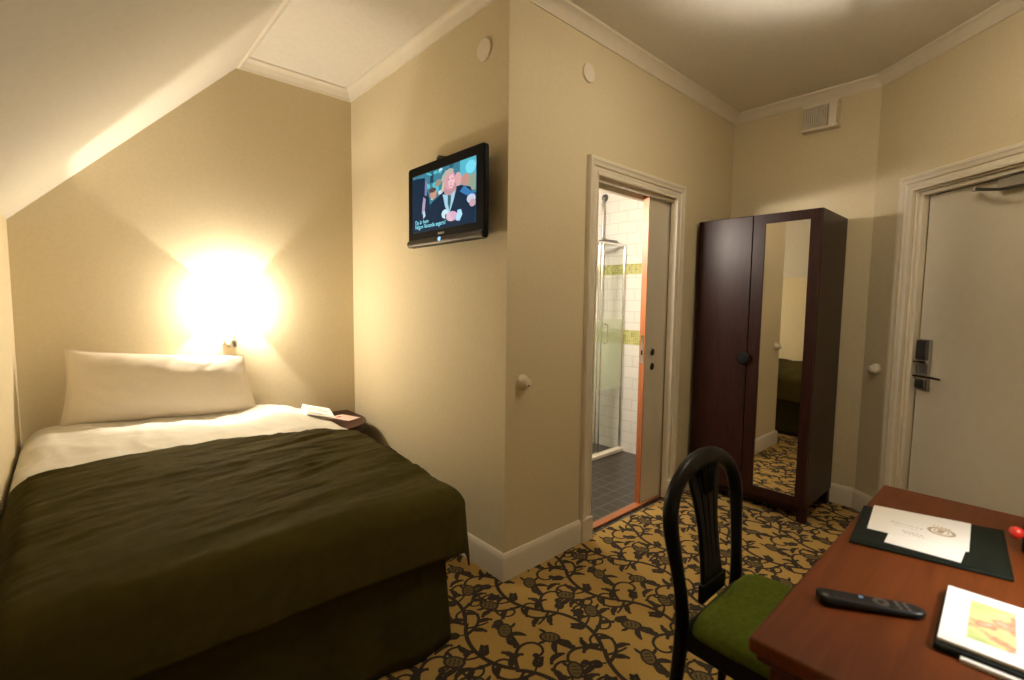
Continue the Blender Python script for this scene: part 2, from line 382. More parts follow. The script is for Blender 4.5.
# ------------------------------------------------------------------ cornice, baseboards
CO=[(0,ZC),(.008,ZC),(.010,ZC+.012),(.018,ZC+.020),(.026,ZC+.036),(.042,ZC+.052),(.055,ZC+.056),(.058,ZT),(0,ZT)]
names={0:('trim_desk_cornice','cornice above the desk wall'),1:('trim_entrance_cornice','white cornice above the entrance wall'),2:('trim_wardrobe_cornice','white cornice above the wardrobe wall'),3:('trim_bathroom_cornice','white cornice above the bathroom wall'),4:('trim_television_cornice','white cornice above the television wall'),5:('trim_bed_head_cornice','white cornice above the wall at the bed head')}
for i,(n,l) in names.items():
    m=MB()
    if i==5: run(m,CO,i,t1=CX-XS-.004)
    elif i==0: run(m,CO,i,t0=XS-XL)
    else: run(m,CO,i)
    struct(m.build(n,M['white'],smooth='auto'),l,'cornice')
m=MB(); m.prism([(XS,ZC),(XS+.014,ZC-.002),(XS+.025,ZC+.012),(XS+.045,ZC+.045),(XS+.055,ZT),(XS+.05,ZT)],lambda u,v,d:(u,d,v),YD,YH)
struct(m.build('trim_slope_cornice',M['white'],smooth='auto'),'cornice strip where the slope meets the flat ceiling','cornice')
BA=[(0,0),(.020,0),(.020,.108),(.017,.118),(.009,.130),(0,.132)]
def base(name,lab,specs):
    m=MB()
    for i,a,b in specs: run(m,BA,i,0,a,b)
    struct(m.build(name,M['white'],smooth='auto'),lab,'baseboard')
base('baseboard_television','white baseboard along the television wall',[(4,None,None)])
base('baseboard_bathroom','white baseboard either side of the bathroom doorway',[(3,None,XW-3.086-.004),(3,XW-2.061+.004,None)])
base('baseboard_wardrobe','white baseboard behind the wardrobe',[(2,None,None)])
base('baseboard_entrance','white baseboard beside the entrance door',[(1,LEN-.205,None),(1,None,LEN-1.29)])
base('baseboard_desk','white baseboard behind the desk',[(0,None,None)])
base('baseboard_eaves','white baseboard along the low eaves wall',[(6,None,None)])
base('baseboard_bed_head','white baseboard behind the bed',[(5,None,None)])

# ------------------------------------------------------------------ door casings
CP=[(0,0),(0,.016),(.012,.020),(.018,.014),(.040,.014),(.046,.022),(.064,.024),(.070,.030),(.084,.030),(.090,.022),(.090,0)]
def casing(mb, x0, x1, z1, fr):
    rs=[[],[],[],[]]
    for a,b in CP:
        rs[0].append(fr(x0-a,0,b)); rs[1].append(fr(x0-a,z1+a,b)); rs[2].append(fr(x1+a,z1+a,b)); rs[3].append(fr(x1+a,0,b))
    mb.rings(rs)
t1=thing('trim_bathroom_door',(2.57,CY,0),'white moulded frame around the bathroom doorway','door frame',kind='structure')
m=MB(); casing(m,X0,X1,ZD,lambda u,v,d:(u,CY-d,v)); m.build('casing',M['white'],t1,smooth='auto')
m=MB(); m.box((X0-.02,CY+.002,.0005),(X0,CY+.128,ZD)); m.box((X1,CY+.002,.0005),(X1+.02,CY+.034,ZD)); m.box((X1,CY+.096,.0005),(X1+.02,CY+.128,ZD))
m.box((X0-.02,CY+.002,ZD),(X1+.02,CY+.036,ZD+.019)); m.box((X0-.02,CY+.094,ZD-.03),(X1+.02,CY+.128,ZD+.019)); m.box((X0,CY+.014,ZD-.02),(X1,CY+.034,ZD))
m.build('jamb',M['white'],t1,bevel=.002)
for (a,b_) in ((X0-.093,X0+.003),(X1-.003,X1+.093)):
    m=MB(); m.box((a,CY-.034,.0),(b_,CY,.136)); m.add([],[]); m.build('plinth_block',M['white'],t1,bevel=.006)
MB().box((X0,CY+.028,.0005),(X1,CY+.080,.014)).build('threshold',M['orange'],t1,bevel=.004,label='reddish oak threshold strip')
t2=thing('trim_entrance_door',P0+DD*.74,'white moulded frame around the entrance door','door frame',kind='structure')
m=MB(TD); casing(m,E0,E1,EZ,lambda u,v,d:(u,-d,v)); m.build('casing',M['white'],t2,smooth='auto')
m=MB(TD); m.box((E0,.004,0),(E0+.012,.118,EZ)); m.box((E1-.012,.004,0),(E1,.118,EZ)); m.box((E0,.004,EZ-.012),(E1,.118,EZ))
m.box((E0+.012,.020,0),(E0+.033,.058,EZ-.012)); m.box((E1-.033,.020,0),(E1-.012,.058,EZ-.012)); m.box((E0+.012,.020,EZ-.033),(E1-.012,.058,EZ-.012)); m.build('jamb',M['white'],t2,bevel=.003)
for (a,b_) in ((E0-.093,E0+.003),(E1-.003,E1+.093)):
    MB(TD).box((a,-.034,0),(b_,0,.136)).build('plinth_block',M['white'],t2,bevel=.006)

# ------------------------------------------------------------------ sliding bathroom door, part way out of its pocket
d1=thing('door_1',(3.1,CY+.066,0),'grey painted sliding door half out of the wall beside the bathroom doorway','door',kind='structure')
LX=2.752
MB().box((LX+.008,CY+.046,.012),(3.62,CY+.086,ZD+.012)).build('door_leaf',M['doorw'],d1,bevel=.002)
MB().box((LX,CY+.046,.012),(LX+.008,CY+.086,ZD+.012)).build('edge_strip',M['orange'],d1,bevel=.001,label='reddish oak edge strip')
for i,z in enumerate((1.035,.938)):
    r=MB().lathe([(0,0),(.026,0),(.026,.003),(.023,.006),(.019,.006)],(2.842,CY+.046,z),(0,-1,0)).build('lock_rosette',M['chrome'],d1,smooth='auto')
    MB().lathe([(0,.004),(.018,.004),(.016,.007),(.006,.009),(0,.009)],(2.842,CY+.046,z),(0,-1,0)).build('keyhole' if i else 'finger_cup',M['black'],r,smooth='auto')
m=MB().box((LX-.002,CY+.056,.96),(LX,CY+.076,1.15)); m.build('strike_plate',M['chrome'],d1)
MB().box((LX-.004,CY+.061,1.02),(LX-.002,CY+.071,1.05)).build('latch',M['black'],d1)

# ------------------------------------------------------------------ entrance door
d2=thing('door_2',P0+DD*.74+DN*.08,'plain pale entrance door with an electronic lock','door',kind='structure')
MB(TD).box((E0+.035,.060,.008),(E1-.035,.102,EZ-.036)).build('door_leaf',M['doorw'],d2,bevel=.002)
lk=MB(TD).box((.346,.044,.872),(.424,.060,1.170)).build('lock_plate',M['steel'],d2,bevel=.006,seg=3,label='dark steel lock plate')
MB(TD).box((.350,.026,1.052),(.420,.044,1.166)).build('card_reader',M['gun'],lk,bevel=.006,seg=3)
MB(TD).box((.342,.020,1.030),(.428,.046,1.046)).build('card_slot',M['chrome'],lk,bevel=.004)
h=MB(TD).tube([(.385,.046,.955),(.385,.0,.955)],.011,14).build('lever_neck',M['chrome'],lk,smooth='auto')
MB(TD).tube([(.376,.004,.958),(.41,.0,.960),(.48,.0,.960),(.545,.004,.957)],[.010,.011,.009,.008],12).build('lever_handle',M['chrome'],d2,smooth='auto')
MB(TD).box((.352,.030,.884),(.418,.046,.935)).build('lock_case',M['gun'],lk,bevel=.005)
cl=MB(TD).box((.745,.008,1.932),(.985,.058,1.985)).build('door_closer',M['silver'],d2,bevel=.008,seg=3,label='grey door closer')
MB(TD).tube([(.64,.012,1.962),(.70,-.012,1.945),(.80,-.03,1.922),(.93,-.04,1.915)],[.009,.008,.007,.007],10).build('closer_arm',M['gun'],cl,smooth='auto')
MB(TD).lathe([(0,0),(.014,0),(.014,.02),(0,.02)],(.64,.010,1.950),(0,0,1),16).build('closer_pivot',M['silver'],cl,smooth='auto')

# ------------------------------------------------------------------ wall fittings
def disc(name,c,ax,r,label,cat,mt):
    o=MB().lathe([(0,0),(r,0),(r,.006),(r*.93,.010),(r*.3,.012),(0,.012)],c,ax,32).build(name,mt,origin=c,smooth='auto')
    return tag(o,label,cat,'round blank covers high on the walls')
disc('wall_mounted_cover',(CX,1.856,2.55),(-1,0,0),.052,'round white cover plate high on the wall above the television','cover plate',M['plastic_w'])
disc('wall_mounted_cover',(2.051,CY,2.563),(0,-1,0),.048,'round white cover plate high on the wall above the bathroom doorway','cover plate',M['plastic_w'])
def knob(name,c,ax,label):
    t=thing(name,c,label,'light switch','round porcelain wall switches')
    MB().lathe([(0,0),(.037,0),(.037,.010),(.033,.020),(.026,.030),(0,.030)],c,ax,30).build('switch_base',M['porcelain'],t,smooth='auto')
    c2=Vector(c)+Vector(ax).normalized()*.029
    MB().lathe([(0,0),(.022,0),(.024,.006),(.020,.016),(.010,.020),(0,.020)],c2,ax,26).build('switch_knob',M['porcelain'],t,smooth='auto')
    k=Vector(ax).normalized()*.018+Vector((0,0,-.013))
    MB().lathe([(0,-.002),(.005,-.002),(.005,.004),(0,.004)],Vector(c2)+k,ax,12).build('screw',M['gun'],t,smooth='auto')
knob('wall_switch',(1.602,CY,.966),(0,-1,0),'round porcelain switch on the wall corner left of the bathroom doorway')
kp=P0+DD*.106+Vector((0,0,.958)); knob('wall_switch',tuple(kp),tuple(-DN),'round porcelain switch on the narrow wall between wardrobe and entrance door')
v=thing('air_vent',(XW,1.08,2.55),'white ribbed air vent under the cornice above the wardrobe','vent')
MB().box((XW-.018,.985,2.562),(XW,1.180,2.722)).build('vent_body',M['plastic_w'],v,bevel=.004)
MB().box((XW-.062,.978,2.706),(XW,1.187,2.724)).build('top_rail',M['plastic_w'],v,bevel=.003)
MB().box((XW-.066,.974,2.548),(XW,1.191,2.566)).build('bottom_rail',M['plastic_w'],v,bevel=.003)
m=MB()
for i in range(11):
    y=1.172-i*.0125; m.box((XW-.056,y-.004,2.566),(XW-.018,y+.003,2.706))
m.box((XW-.056,.988,2.566),(XW-.018,1.034,2.706)); m.build('slats',M['plastic_w'],v)

# ------------------------------------------------------------------ wardrobe
wx0,wx1,wy0,wy1,wz=3.290,3.815,.893,1.648,1.935
w=thing('wardrobe',((wx0+wx1)/2,(wy0+wy1)/2,0),'tall dark brown two-door wardrobe with one mirrored door','wardrobe')
m=MB(); m.box((wx0,wy0,.10),(wx1,wy0+.02,wz)); m.box((wx0,wy1-.02,.10),(wx1,wy1,wz)); m.box((wx0,wy0+.02,wz-.022),(wx1,wy1-.02,wz)); m.box((wx0,wy0+.02,.10),(wx1,wy1-.02,.125)); m.box((wx1-.012,wy0+.02,.125),(wx1,wy1-.02,wz-.022))
m.build('carcass',M['darkwood'],w,bevel=.002)
MB().box((wx0+.02,wy0+.01,.055),(wx0+.04,wy1-.01,.10)).build('plinth',M['darkwood'],w)
for x in (wx0+.006,wx1-.056):
    for y in (wy0+.004,wy1-.054): MB().box((x,y,0),(x+.05,y+.05,.10)).build('leg',M['darkwood'],w,bevel=.003)
ld=MB().box((wx0-.020,1.284,.104),(wx0-.001,wy1-.002,wz-.003)).build('door',M['darkwood'],w,bevel=.003,label='plain dark brown door')
rd=MB(); fx0,fx1=wx0-.020,wx0-.001; ya,yb_=wy0+.002,1.278; mz0,mz1=.166,1.874; ma,mb_=.953,1.207
rd.box((fx0,ya,.104),(fx1,ma,wz-.003)); rd.box((fx0,mb_,.104),(fx1,yb_,wz-.003)); rd.box((fx0,ma,.104),(fx1,mb_,mz0)); rd.box((fx0,ma,mz1),(fx1,mb_,wz-.003)); rd.box((fx0+.012,ma,mz0),(fx1,mb_,mz1))
rd=rd.build('door',M['darkwood'],w,label='dark brown door framing a long mirror')
MB().box((fx0+.007,ma,mz0),(fx0+.0115,mb_,mz1)).build('mirror',M['mirror'],rd,label='tall narrow mirror pane')
MB().lathe([(0,0),(.012,0),(.012,.014),(.040,.018),(.042,.026),(.036,.032),(0,.034)],(fx0,1.296,1.008),(-1,0,0),26).build('knob',M['black'],ld,smooth='auto',label='large round black knob')

# ------------------------------------------------------------------ bed
def nz(x,y,z=0): return noise.noise(Vector((x,y,z)))
BXL,BXR,BYF=-.218,1.135,1.462
def topz(x,y):
    h=max(0,min(1,(y-2.2)/.7)); h=h*h*(3-2*h)
    u=max(0,min(1,(x-BXL)/(BXR-BXL)))
    z=.600+.030*math.sin(PI*min(1,u*1.0))**.6+.045*max(0,min(1,(y-1.5)/.8))**1.0-.018 + h*(.075*(1-u)**1.2-.010)
    z+=h*.045*math.exp(-((u-.80)/.13)**2)
    return z+.022*(1-u)
def edge(o,r,flare):
    a=r*PI/2
    if o<=0: return 0,0
    if o<a: return r*math.sin(o/r), r*(1-math.cos(o/r))
    return r+flare*(o-a), r+(o-a)
def drape(a,b,off,rr=.085,rf=.085,rl=.11,flare=.06):
    ox=max(0,a-(BXR-rr)); oy=max(0,(BYF+rf)-b); ol=max(0,(BXL+rl)-a)
    x=min(max(a,BXL+rl),BXR-rr); y=max(b,BYF+rf); z=topz(x,y)
    if ol>0:
        h,d=edge(ol,rl,0); x-=h; z-=d
    if ox>0 and oy>0:
        mag=(ox**3+oy**3)**(1/3); n=math.hypot(ox,oy); h,d=edge(mag,rr,flare*1.4); x+=h*ox/n; y-=h*oy/n; z-=d
    elif ox>0: h,d=edge(ox,rr,flare); x+=h; z-=d
    elif oy>0: h,d=edge(oy,rf,flare); y-=h; z-=d
    return Vector((x,y,z+off)), ox, oy, ol
bd=thing('bed',(.44,2.4,0),'single bed under the sloping ceiling with a dark pleated skirt','bed')
MB().box((BXL+.01,1.56,.10),(1.00,3.34,.30)).build('bed_base',M['skirt'],bd,bevel=.01)
MB().box((BXL+.01,1.56,.30),(1.01,3.34,.47)).build('mattress',M['linen'],bd,bevel=.04,seg=4)
for x in (BXL+.05,.97):
    for y in (1.60,3.27): MB().tube([(x,y,.10),(x,y,0)],[.025,.02],14).build('leg',M['black'],bd,smooth='auto')
path=[]; 
for i in range(121): path.append((BXL+.0+(1.020-BXL)*i/120,1.520,0,-1))
for i in range(1,9): an=i/8*PI/2; path.append((1.020+.02*math.sin(an),1.540-.02*math.cos(an),math.sin(an),-math.cos(an)))
for i in range(1,161): path.append((1.040,1.540+1.79*i/160,1,0))
L=0; acc=[0]
for i in range(1,len(path)): L+=math.dist(path[i][:2],path[i-1][:2]); acc.append(L)
rows=[]
for j in range(13):
    t=j/12; z=.50-.492*t; r=[]
    for i,(x,y,nx,ny) in enumerate(path):
        s=acc[i]; pl=.5+.5*math.sin(s*2*PI/.26+1.2*nz(s*2,3)); am=(.004+.020*t)*pl+.012*t*nz(s*3,t*1.5,9)-.002+.030*t
        r.append((x+nx*am,y+ny*am,z))
    rows.append(r)
m=MB(); m.rings(rows,closed=False,caps=False); m.build('bed_skirt',M['skirt'],bd,smooth=True,solid=.004,label='dark olive pleated bed skirt')
# white duvet
def duv(s,t):
    a=-.30+s*1.64; b=2.20+t*1.12
    p,ox,oy,ol=drape(a,b,0)
    back=max(0,b-3.20); p.z-= back*back*6
    wr=.013*nz(a*6+b*2,b*6,1)+.010*(1-abs(nz(a*9+b*3,b*4,2))*2)**2*.8+.004*nz(a*9,b*26,5)
    f=max(0,min(1,(b-2.38)/.15)); p.z+=wr*f - .006*(1-f)
    p.x=min(p.x,BXR+.03)
    return p
m=MB(); m.grid(duv,110,90); tag(m.build('duvet',M['linen'],origin=(.44,2.4,.5),smooth=True,solid=.02),'white cotton duvet over the bed, showing between pillow and olive spread','duvet')
# olive bedspread
def spr(s,t):
    a=-.31+s*1.655; b=1.262+t*(2.45-1.262)
    hem=.035*math.sin(a*3.1+.6)-.02*max(0,a-.6)
    b=b+hem*t
    p,ox,oy,ol=drape(a,b,.016+.006*t)
    k=b-a*.20
    g_=max(0,min(1,(b-1.45)/.5)); wr=.014*nz(a*2.0-b*1.0,k*9,3)+g_*(.016*(1-abs(nz(a*1.6-b,k*15,4))*2)**2*(.5+nz(a*2,b*2,11))+.007*(1-abs(nz(a*4,k*33,14))*2)**2)+.003*nz(a*12,k*30,6)
    if oy>0 or ox>0:
        q=min(1,(ox+oy)/.2); lat=.014*q*nz(a*7 if oy>ox else b*7,q,8)
        if oy>ox: p.y-=lat+.004; 
        else: p.x+=lat+.004
        wr*=(1-q*.8)
    p.z+=wr*(1 if ol<.05 else .3)
    return p
m=MB(); m.grid(spr,150,130); tag(m.build('bedspread',M['olive'],origin=(.44,2.0,.45),smooth=True,solid=.006),'dark olive green bedspread covering the foot half of the bed','bedspread')
# pillow
def pil(side):
    TL,TR,BR,BL=Vector((-.050,3.235,1.092)),Vector((.745,3.235,1.015)),Vector((.812,3.195,.664)),Vector((-.084,3.195,.718))
    nrm=(TR-TL).cross(BL-TL).normalized()
    if nrm.y>0: nrm=-nrm
    def f(s,t):
        u=2*s-1; v_=2*t-1; pu=1-.035*(1-v_*v_)*abs(u)**3; pv=1-.035*(1-u*u)*abs(v_)**3+(.03*math.exp(-((u+.93)/.09)**2) if v_>.5 else 0)
        uu=(u*pu+1)/2; vv=(v_*pv+1)/2
        p=(BL*(1-uu)+BR*uu)*(1-vv)+(TL*(1-uu)+TR*uu)*vv
        e=max(0,(1-abs(u)**3.2))*max(0,(1-abs(v_)**2.6)); th=.080*e**.5
        tp_=max(0,(v_-.35)/.65); wr=.003*nz(u*5+v_,v_*4,side)*e**.3+.017*(abs(nz(u*6-v_*2.5,v_*2,2.6))-.15)*tp_*e**.15+.004*nz(u*3,v_*14,7)*max(0,abs(u)-.6)
        return p+nrm*side*(th+wr*(1 if th>.01 else .2))
    return f
m=MB(); m.grid(pil(1),60,40); m.grid(pil(-1),60,40)
o=m.build('pillow',M['pillow'],origin=(.35,3.15,.7),smooth=True); tag(o,'white pillow propped against the wall at the head of the bed','pillow')
md=o.modifiers.new('weld','WELD'); md.merge_threshold=.002
# folded leaflet on the duvet
LTc=Vector((1.085,2.97,0)); LTc.z=topz(LTc.x,LTc.y)+.020
tl=thing('leaflet',LTc,'folded white leaflet on the right edge of the duvet next to the nightstand','leaflet')
lt=Matrix.Translation(LTc)@Matrix.Rotation(-.25,4,'Z')@Matrix.Rotation(.16,4,'Y')
MB(lt).box((-.085,-.15,0),(.085,.15,.002)).build('page',M['paper'],tl)
lu=lt@Matrix.Translation((.085,0,.002))@Matrix.Rotation(.10,4,'Y')
MB(lu).box((-.170,-.148,.0),(0,.148,.002)).build('page',M['paper'],tl)
for grp in (((-.12,.13,.010),(-.10,.09,.010),(-.08,.12,.010)),((.0,.13,.030),(.05,.10,.010),(.075,.12,.010))):
    m=MB(lu)
    for y,l,w_ in grp: m.box((-.155,y,.002),(-.155+l,y+w_,.0026))
    m.build('printed_paragraph',M['greyprint'],tl)

# ------------------------------------------------------------------ nightstand
nsd=thing('nightstand',(1.29,3.05,0),'small dark wooden nightstand with a rounded front in the corner by the bed','nightstand')
def nplan(g):
    o=[(1.175-g,3.335),(1.175-g,2.82-g)]
    for i in range(17):
        an=PI/2*i/16; o.append((1.185+(.245+g)*math.sin(an),3.10-(.28+g)*math.cos(an)))
    o.append((1.43+g,3.335)); return o
MB().prism(nplan(-.012),lambda u,v,d:(u,v,d),.06,.545).build('body',M['nightwood'],nsd,smooth='auto')
MB().prism(nplan(0),lambda u,v,d:(u,v,d),.545,.566).build('top',M['nightwood'],nsd,bevel=.004)
MB().prism(nplan(-.035),lambda u,v,d:(u,v,d),0,.06).build('plinth',M['nightwood'],nsd)
m=MB(Matrix.Translation((1.315,3.10,.5665))@Matrix.Rotation(.3,4,'Z')); m.box((-.05,-.09,0),(.05,.09,.003)); m.box((-.035,.03,.003),(.0,.055,.0035),1)
tag(m.build('card',[M['pink'],M['red']],origin=(1.34,3.12,.5665)),'pale pink card lying on the dark nightstand','card')

# ------------------------------------------------------------------ reading lamp over the bed
LB=Vector((.717,YH-.075,1.326))
lp=thing('wall_lamp',(.70,YH,1.10),'lit wall reading lamp glowing above the right end of the pillow','wall lamp')
MB().lathe([(0,0),(.036,0),(.036,.010),(.030,.016),(0,.016)],(.70,YH,1.10),(0,-1,0),26).build('back_plate',M['porcelain'],lp,smooth='auto')
MB().tube([(.70,YH-.012,1.10),(.70,YH-.05,1.09),(.702,YH-.070,1.10),(.714,YH-.075,1.15),(LB.x,LB.y,1.25)],.006,12).build('arm',M['porcelain'],lp,smooth='auto')
MB().lathe([(0,-.02),(.014,-.02),(.017,0),(.014,.02),(0,.02)],(.703,YH-.074,1.085),(0,0,1),16).build('knuckle',M['silver'],lp,smooth='auto')
MB().lathe([(0,0),(.016,0),(.016,.035),(0,.035)],(LB.x,LB.y,1.245),(0,0,1),16).build('lamp_holder',M['plastic_w'],lp,smooth='auto')
HL,HR=.160,.116; sh=MB(); zt=LB.z+.143; zb=LB.z-.150; xa,xb=LB.x-HL,LB.x+HR; ya,yb_=YH-.165,YH-.008
for (p,q) in (((xa,ya),(xb,ya)),((xb,ya),(xb,yb_)),((xb,yb_),(xa,yb_)),((xa,yb_),(xa,ya))): sh.add([(p[0],p[1],zb),(q[0],q[1],zb),(q[0],q[1],zt),(p[0],p[1],zt)],[(0,1,2,3)])
sh.build('lamp_shade',M['opal'],lp)
MB().lathe([(0,-.03),(.012,-.03),(.016,-.012),(.020,.006),(.016,.022),(.006,.028),(0,.028)],LB,(0,0,1),18).build('bulb',M['bulb'],lp,smooth=True)
def light(kind,name,loc,power,col,size,parent=None,**k):
    l=bpy.data.lights.new(name,kind); l.energy=power; l.color=col
    if kind=='POINT' or kind=='SPOT': l.shadow_soft_size=size
    for a,b in k.items(): setattr(l,a,b)
    o=bpy.data.objects.new(name,l); COL.objects.link(o); o.location=loc
    if parent: o.parent=parent; o.location=Vector(loc)-wloc(parent)
    return o
WARM=(1,.895,.745)
light('POINT','reading_lamp_light',LB+Vector((0,0,.0)),62,WARM,.012,lp)

# ------------------------------------------------------------------ television
tx=1.385; ty0,ty1,tz0,tz1=1.716,2.382,1.645,2.070
tv=thing('television',(CX,(ty0+ty1)/2,tz0),'flat black television on the wall showing a man in a dark suit','television')
m=MB(); fr=lambda u,v,d:(d,u,v)
def rrect(a,b,c,d,r,n=5):
    o=[]
    for (x,y,s) in ((c-r,d-r,0),(a+r,d-r,1),(a+r,b+r,2),(c-r,b+r,3)):
        for i in range(n+1): an=PI/2*(s+i/n); o.append((x+r*math.cos(an),y+r*math.sin(an)))
    return o
m.prism(rrect(ty0,tz0,ty1,tz1,.018),fr,tx,tx+.028); m.prism(rrect(ty0+.05,tz0+.05,ty1-.05,tz1-.05,.03),fr,tx+.028,tx+.065)
m.build('casing',M['gloss'],tv,bevel=.005,seg=3)
sy0,sy1,sz0,sz1=ty0+.058,ty1-.050,tz0+.078,tz1-.050
MB().box((tx-.001,sy0-.003,sz0-.003),(tx+.004,sy1+.003,sz1+.003)).build('screen',M['black'],tv)
def cyl_strip(mb):
    pr=[(tx+.004,tz0+.040),(tx-.008,tz0+.036),(tx-.014,tz0+.022),(tx-.010,tz0+.006),(tx+.004,tz0)]
    mb.rings([[(a,ty0+.006,b) for a,b in pr],[(a,ty1-.006,b) for a,b in pr]])
m=MB(); cyl_strip(m); m.build('speaker_bar',mat('tv_bar',(.05,.044,.042),.3,.05,20,metal=.8),tv,smooth='auto',label='glossy dark silver speaker bar')
MB().lathe([(0,0),(.012,0),(.010,.004),(0,.004)],(tx-.012,2.06,tz0+.024),(-1,0,.2),16).build('power_light',M['led'],tv,smooth='auto')
m=MB()
for i in range(4): m.box((tx-.0015,2.038+i*.0135,tz0+.050),(tx,2.047+i*.0135,tz0+.060))
m.build('maker_mark',M['silver'],tv)
m=MB(); m.box((tx+.064,1.98,1.74),(CX-.001,2.12,1.98)); m.box((tx+.055,2.10,1.98),(CX-.001,2.13,2.095)); m.tube([(tx+.02,2.12,2.090),(CX-.01,2.12,2.100)],.010,10); m.tube([(tx+.02,2.125,2.06),(tx+.02,2.12,2.088)],.008,10)
m.build('wall_bracket',M['gun'],tv,bevel=.003)
# picture on the screen: flat shapes that glow
SW,SH=sy1-sy0,sz1-sz0
pic={}
def P(col,strength=1.0):
    key=(col,strength)
    if key not in pic: pic[key]=(emit('screen_colour',col,strength),len(pic))
    return pic[key][1]
pm=MB(); layer=[0]
def shape(pts,col,st=1.0):
    pts=[(min(1,max(0,u)),min(1,max(0,v))) for u,v in pts]; layer[0]+=1; x=tx-.0012-layer[0]*.00004
    pm.add([(x,sy1-u*SW,sz0+v*SH) for u,v in pts],[tuple(range(len(pts)))],P(col,st))
def ell(cx,cy,rx,ry,col,st=1.0,n=18,rot=0):
    shape([(cx+rx*math.cos(t)*math.cos(rot)-ry*math.sin(t)*math.sin(rot), cy+(rx*math.cos(t)*math.sin(rot)+ry*math.sin(t)*math.cos(rot))) for t in [2*PI*i/n for i in range(n)]],col,st)
NAVY=(.004,.022,.055); CY_=(.05,.42,.60); LB_=(.35,.72,.95)
shape([(0,0),(1,0),(1,1),(0,1)],(.008,.05,.10))
shape([(0,.45),(1,.45),(1,1),(0,1)],(.05,.22,.30))
for i in range(70):
    u=random.random(); vv=.52+.46*random.random(); ell(u,vv,.012+.032*random.random(),.02+.045*random.random(),random.choice([CY_,(.10,.55,.62),(.25,.65,.8),(.02,.12,.2),(.35,.3,.2),(.6,.8,.9)]),1,12,random.random())
shape([(.78,.6),(1,.55),(1,1),(.78,1)],(.10,.50,.62)); ell(.93,.86,.07,.10,(.2,.75,.9)); ell(.86,.68,.07,.10,(.55,.30,.25)); ell(.75,.72,.05,.12,(.75,.40,.40)); ell(.97,.62,.07,.13,(.30,.38,.28))
shape([(0,0),(.33,0),(.30,.55),(.24,.80),(.22,.93),(.0,.95)],NAVY)                      # dark figure on the left
shape([(.17,.30),(.22,.34),(.24,.55),(.20,.60),(.18,.45)],(.45,.35,.50)); shape([(.195,.22),(.235,.26),(.22,.36),(.19,.34)],(.55,.75,.85)); shape([(.22,.62),(.26,.60),(.27,.85),(.23,.86)],(.20,.22,.42))
shape([(.31,.80),(.37,.80),(.37,.93),(.32,.92)],(.01,.05,.10)); ell(.37,.60,.055,.085,(.62,.32,.22)); ell(.355,.67,.06,.04,(.10,.06,.05))
shape([(.26,0),(.98,0),(1,.32),(.93,.55),(.80,.62),(.60,.62),(.48,.56),(.34,.46),(.29,.28)],NAVY)   # suit
shape([(.52,.55),(.56,.33),(.62,.20),(.69,.42),(.73,.60),(.62,.52)],(.40,.66,.80)); shape([(.60,.52),(.65,.52),(.645,.38),(.625,.26),(.60,.38)],(.03,.12,.16))
shape([(.55,.55),(.53,.75),(.57,.66),(.68,.62),(.72,.70),(.73,.58),(.64,.50)],(.55,.30,.32))
ell(.625,.755,.085,.165,(.72,.36,.40)); ell(.655,.72,.048,.11,(.92,.55,.60)); shape([(.52,.72),(.51,.84),(.56,.92),(.64,.94),(.70,.90),(.66,.87),(.59,.86),(.555,.78),(.55,.66)],(.50,.47,.40)); shape([(.49,.58),(.54,.60),(.55,.74),(.52,.74)],(.62,.55,.42))
for ex in (.615,.672): ell(ex,.765,.016,.010,(.34,.16,.18),1,10)
shape([(.648,.74),(.662,.69),(.645,.685)],(.62,.35,.38)); ell(.65,.655,.022,.008,(.50,.22,.24),1,10)
shape([(.78,.52),(.84,.60),(1,.42),(1,.33)],(.04,.20,.48)); ell(.94,.37,.06,.07,(.62,.66,.80)); ell(.96,.30,.045,.06,(.60,.40,.45))
ell(.56,.22,.055,.075,(.62,.85,.92)); ell(.585,.18,.028,.04,(.05,.15,.2)); ell(.66,.16,.085,.08,(.72,.45,.60)); 
for i in range(4): ell(.61+i*.012,.205-i*.035,.045,.014,(.80,.55,.66),1,10,-.3)
shape([(.72,.08),(.78,.06),(.82,.16),(.80,.24),(.75,.24)],(.45,.78,.98))
sub_=P((.30,.85,1.0),1.3)
for txt,v_ in (('Du är hem',.135),('Någon liknande segern?',.055)):
    T_=Matrix(((0,0,-1,tx-.0012-.00004*(layer[0]+2)),(-1,0,0,sy1-.055*SW),(0,1,0,sz0+v_*SH),(0,0,0,1)))
    text_mb(pm,txt,.030,T_,sub_)
pm.build('screen_picture',[a for a,i in sorted(pic.values(),key=lambda q:q[1])],tv,label='lit broadcast picture with subtitles')

# ------------------------------------------------------------------ shower in the bathroom
sw=thing('shower_enclosure',(3.3,2.9,0),'rounded glass shower enclosure in the tiled bathroom','shower')
YF=2.53; R_=.42; XA=2.72
def qpath(z,inset=0,n=14):
    # from the tiled wall along the front, then round the corner to the back
    o=[(XB-.004,YF+inset,z),(XA+R_,YF+inset,z)]
    for i in range(1,n+1):
        an=PI/2*i/n; o.append((XA+R_-(R_-inset)*math.sin(an),YF+R_-(R_-inset)*math.cos(an),z))
    o.append((XA+inset,3.398,z)); return o
def band(mb,z0,z1,i0,i1):
    a=qpath(z0,i0); b=qpath(z0,i1); n=len(a)
    mb.rings([[p for p in (a[i],b[i],(b[i][0],b[i][1],z1),(a[i][0],a[i][1],z1))] for i in range(n)])
m=MB(); band(m,.0006,.035,-.03,.035); m.build('tray_rim',M['porcelain'],sw,bevel=.006,smooth='auto')
m=MB(); m.tube(qpath(1.875,.012),.011,10); m.build('top_rail',M['chrome'],sw,smooth='auto')
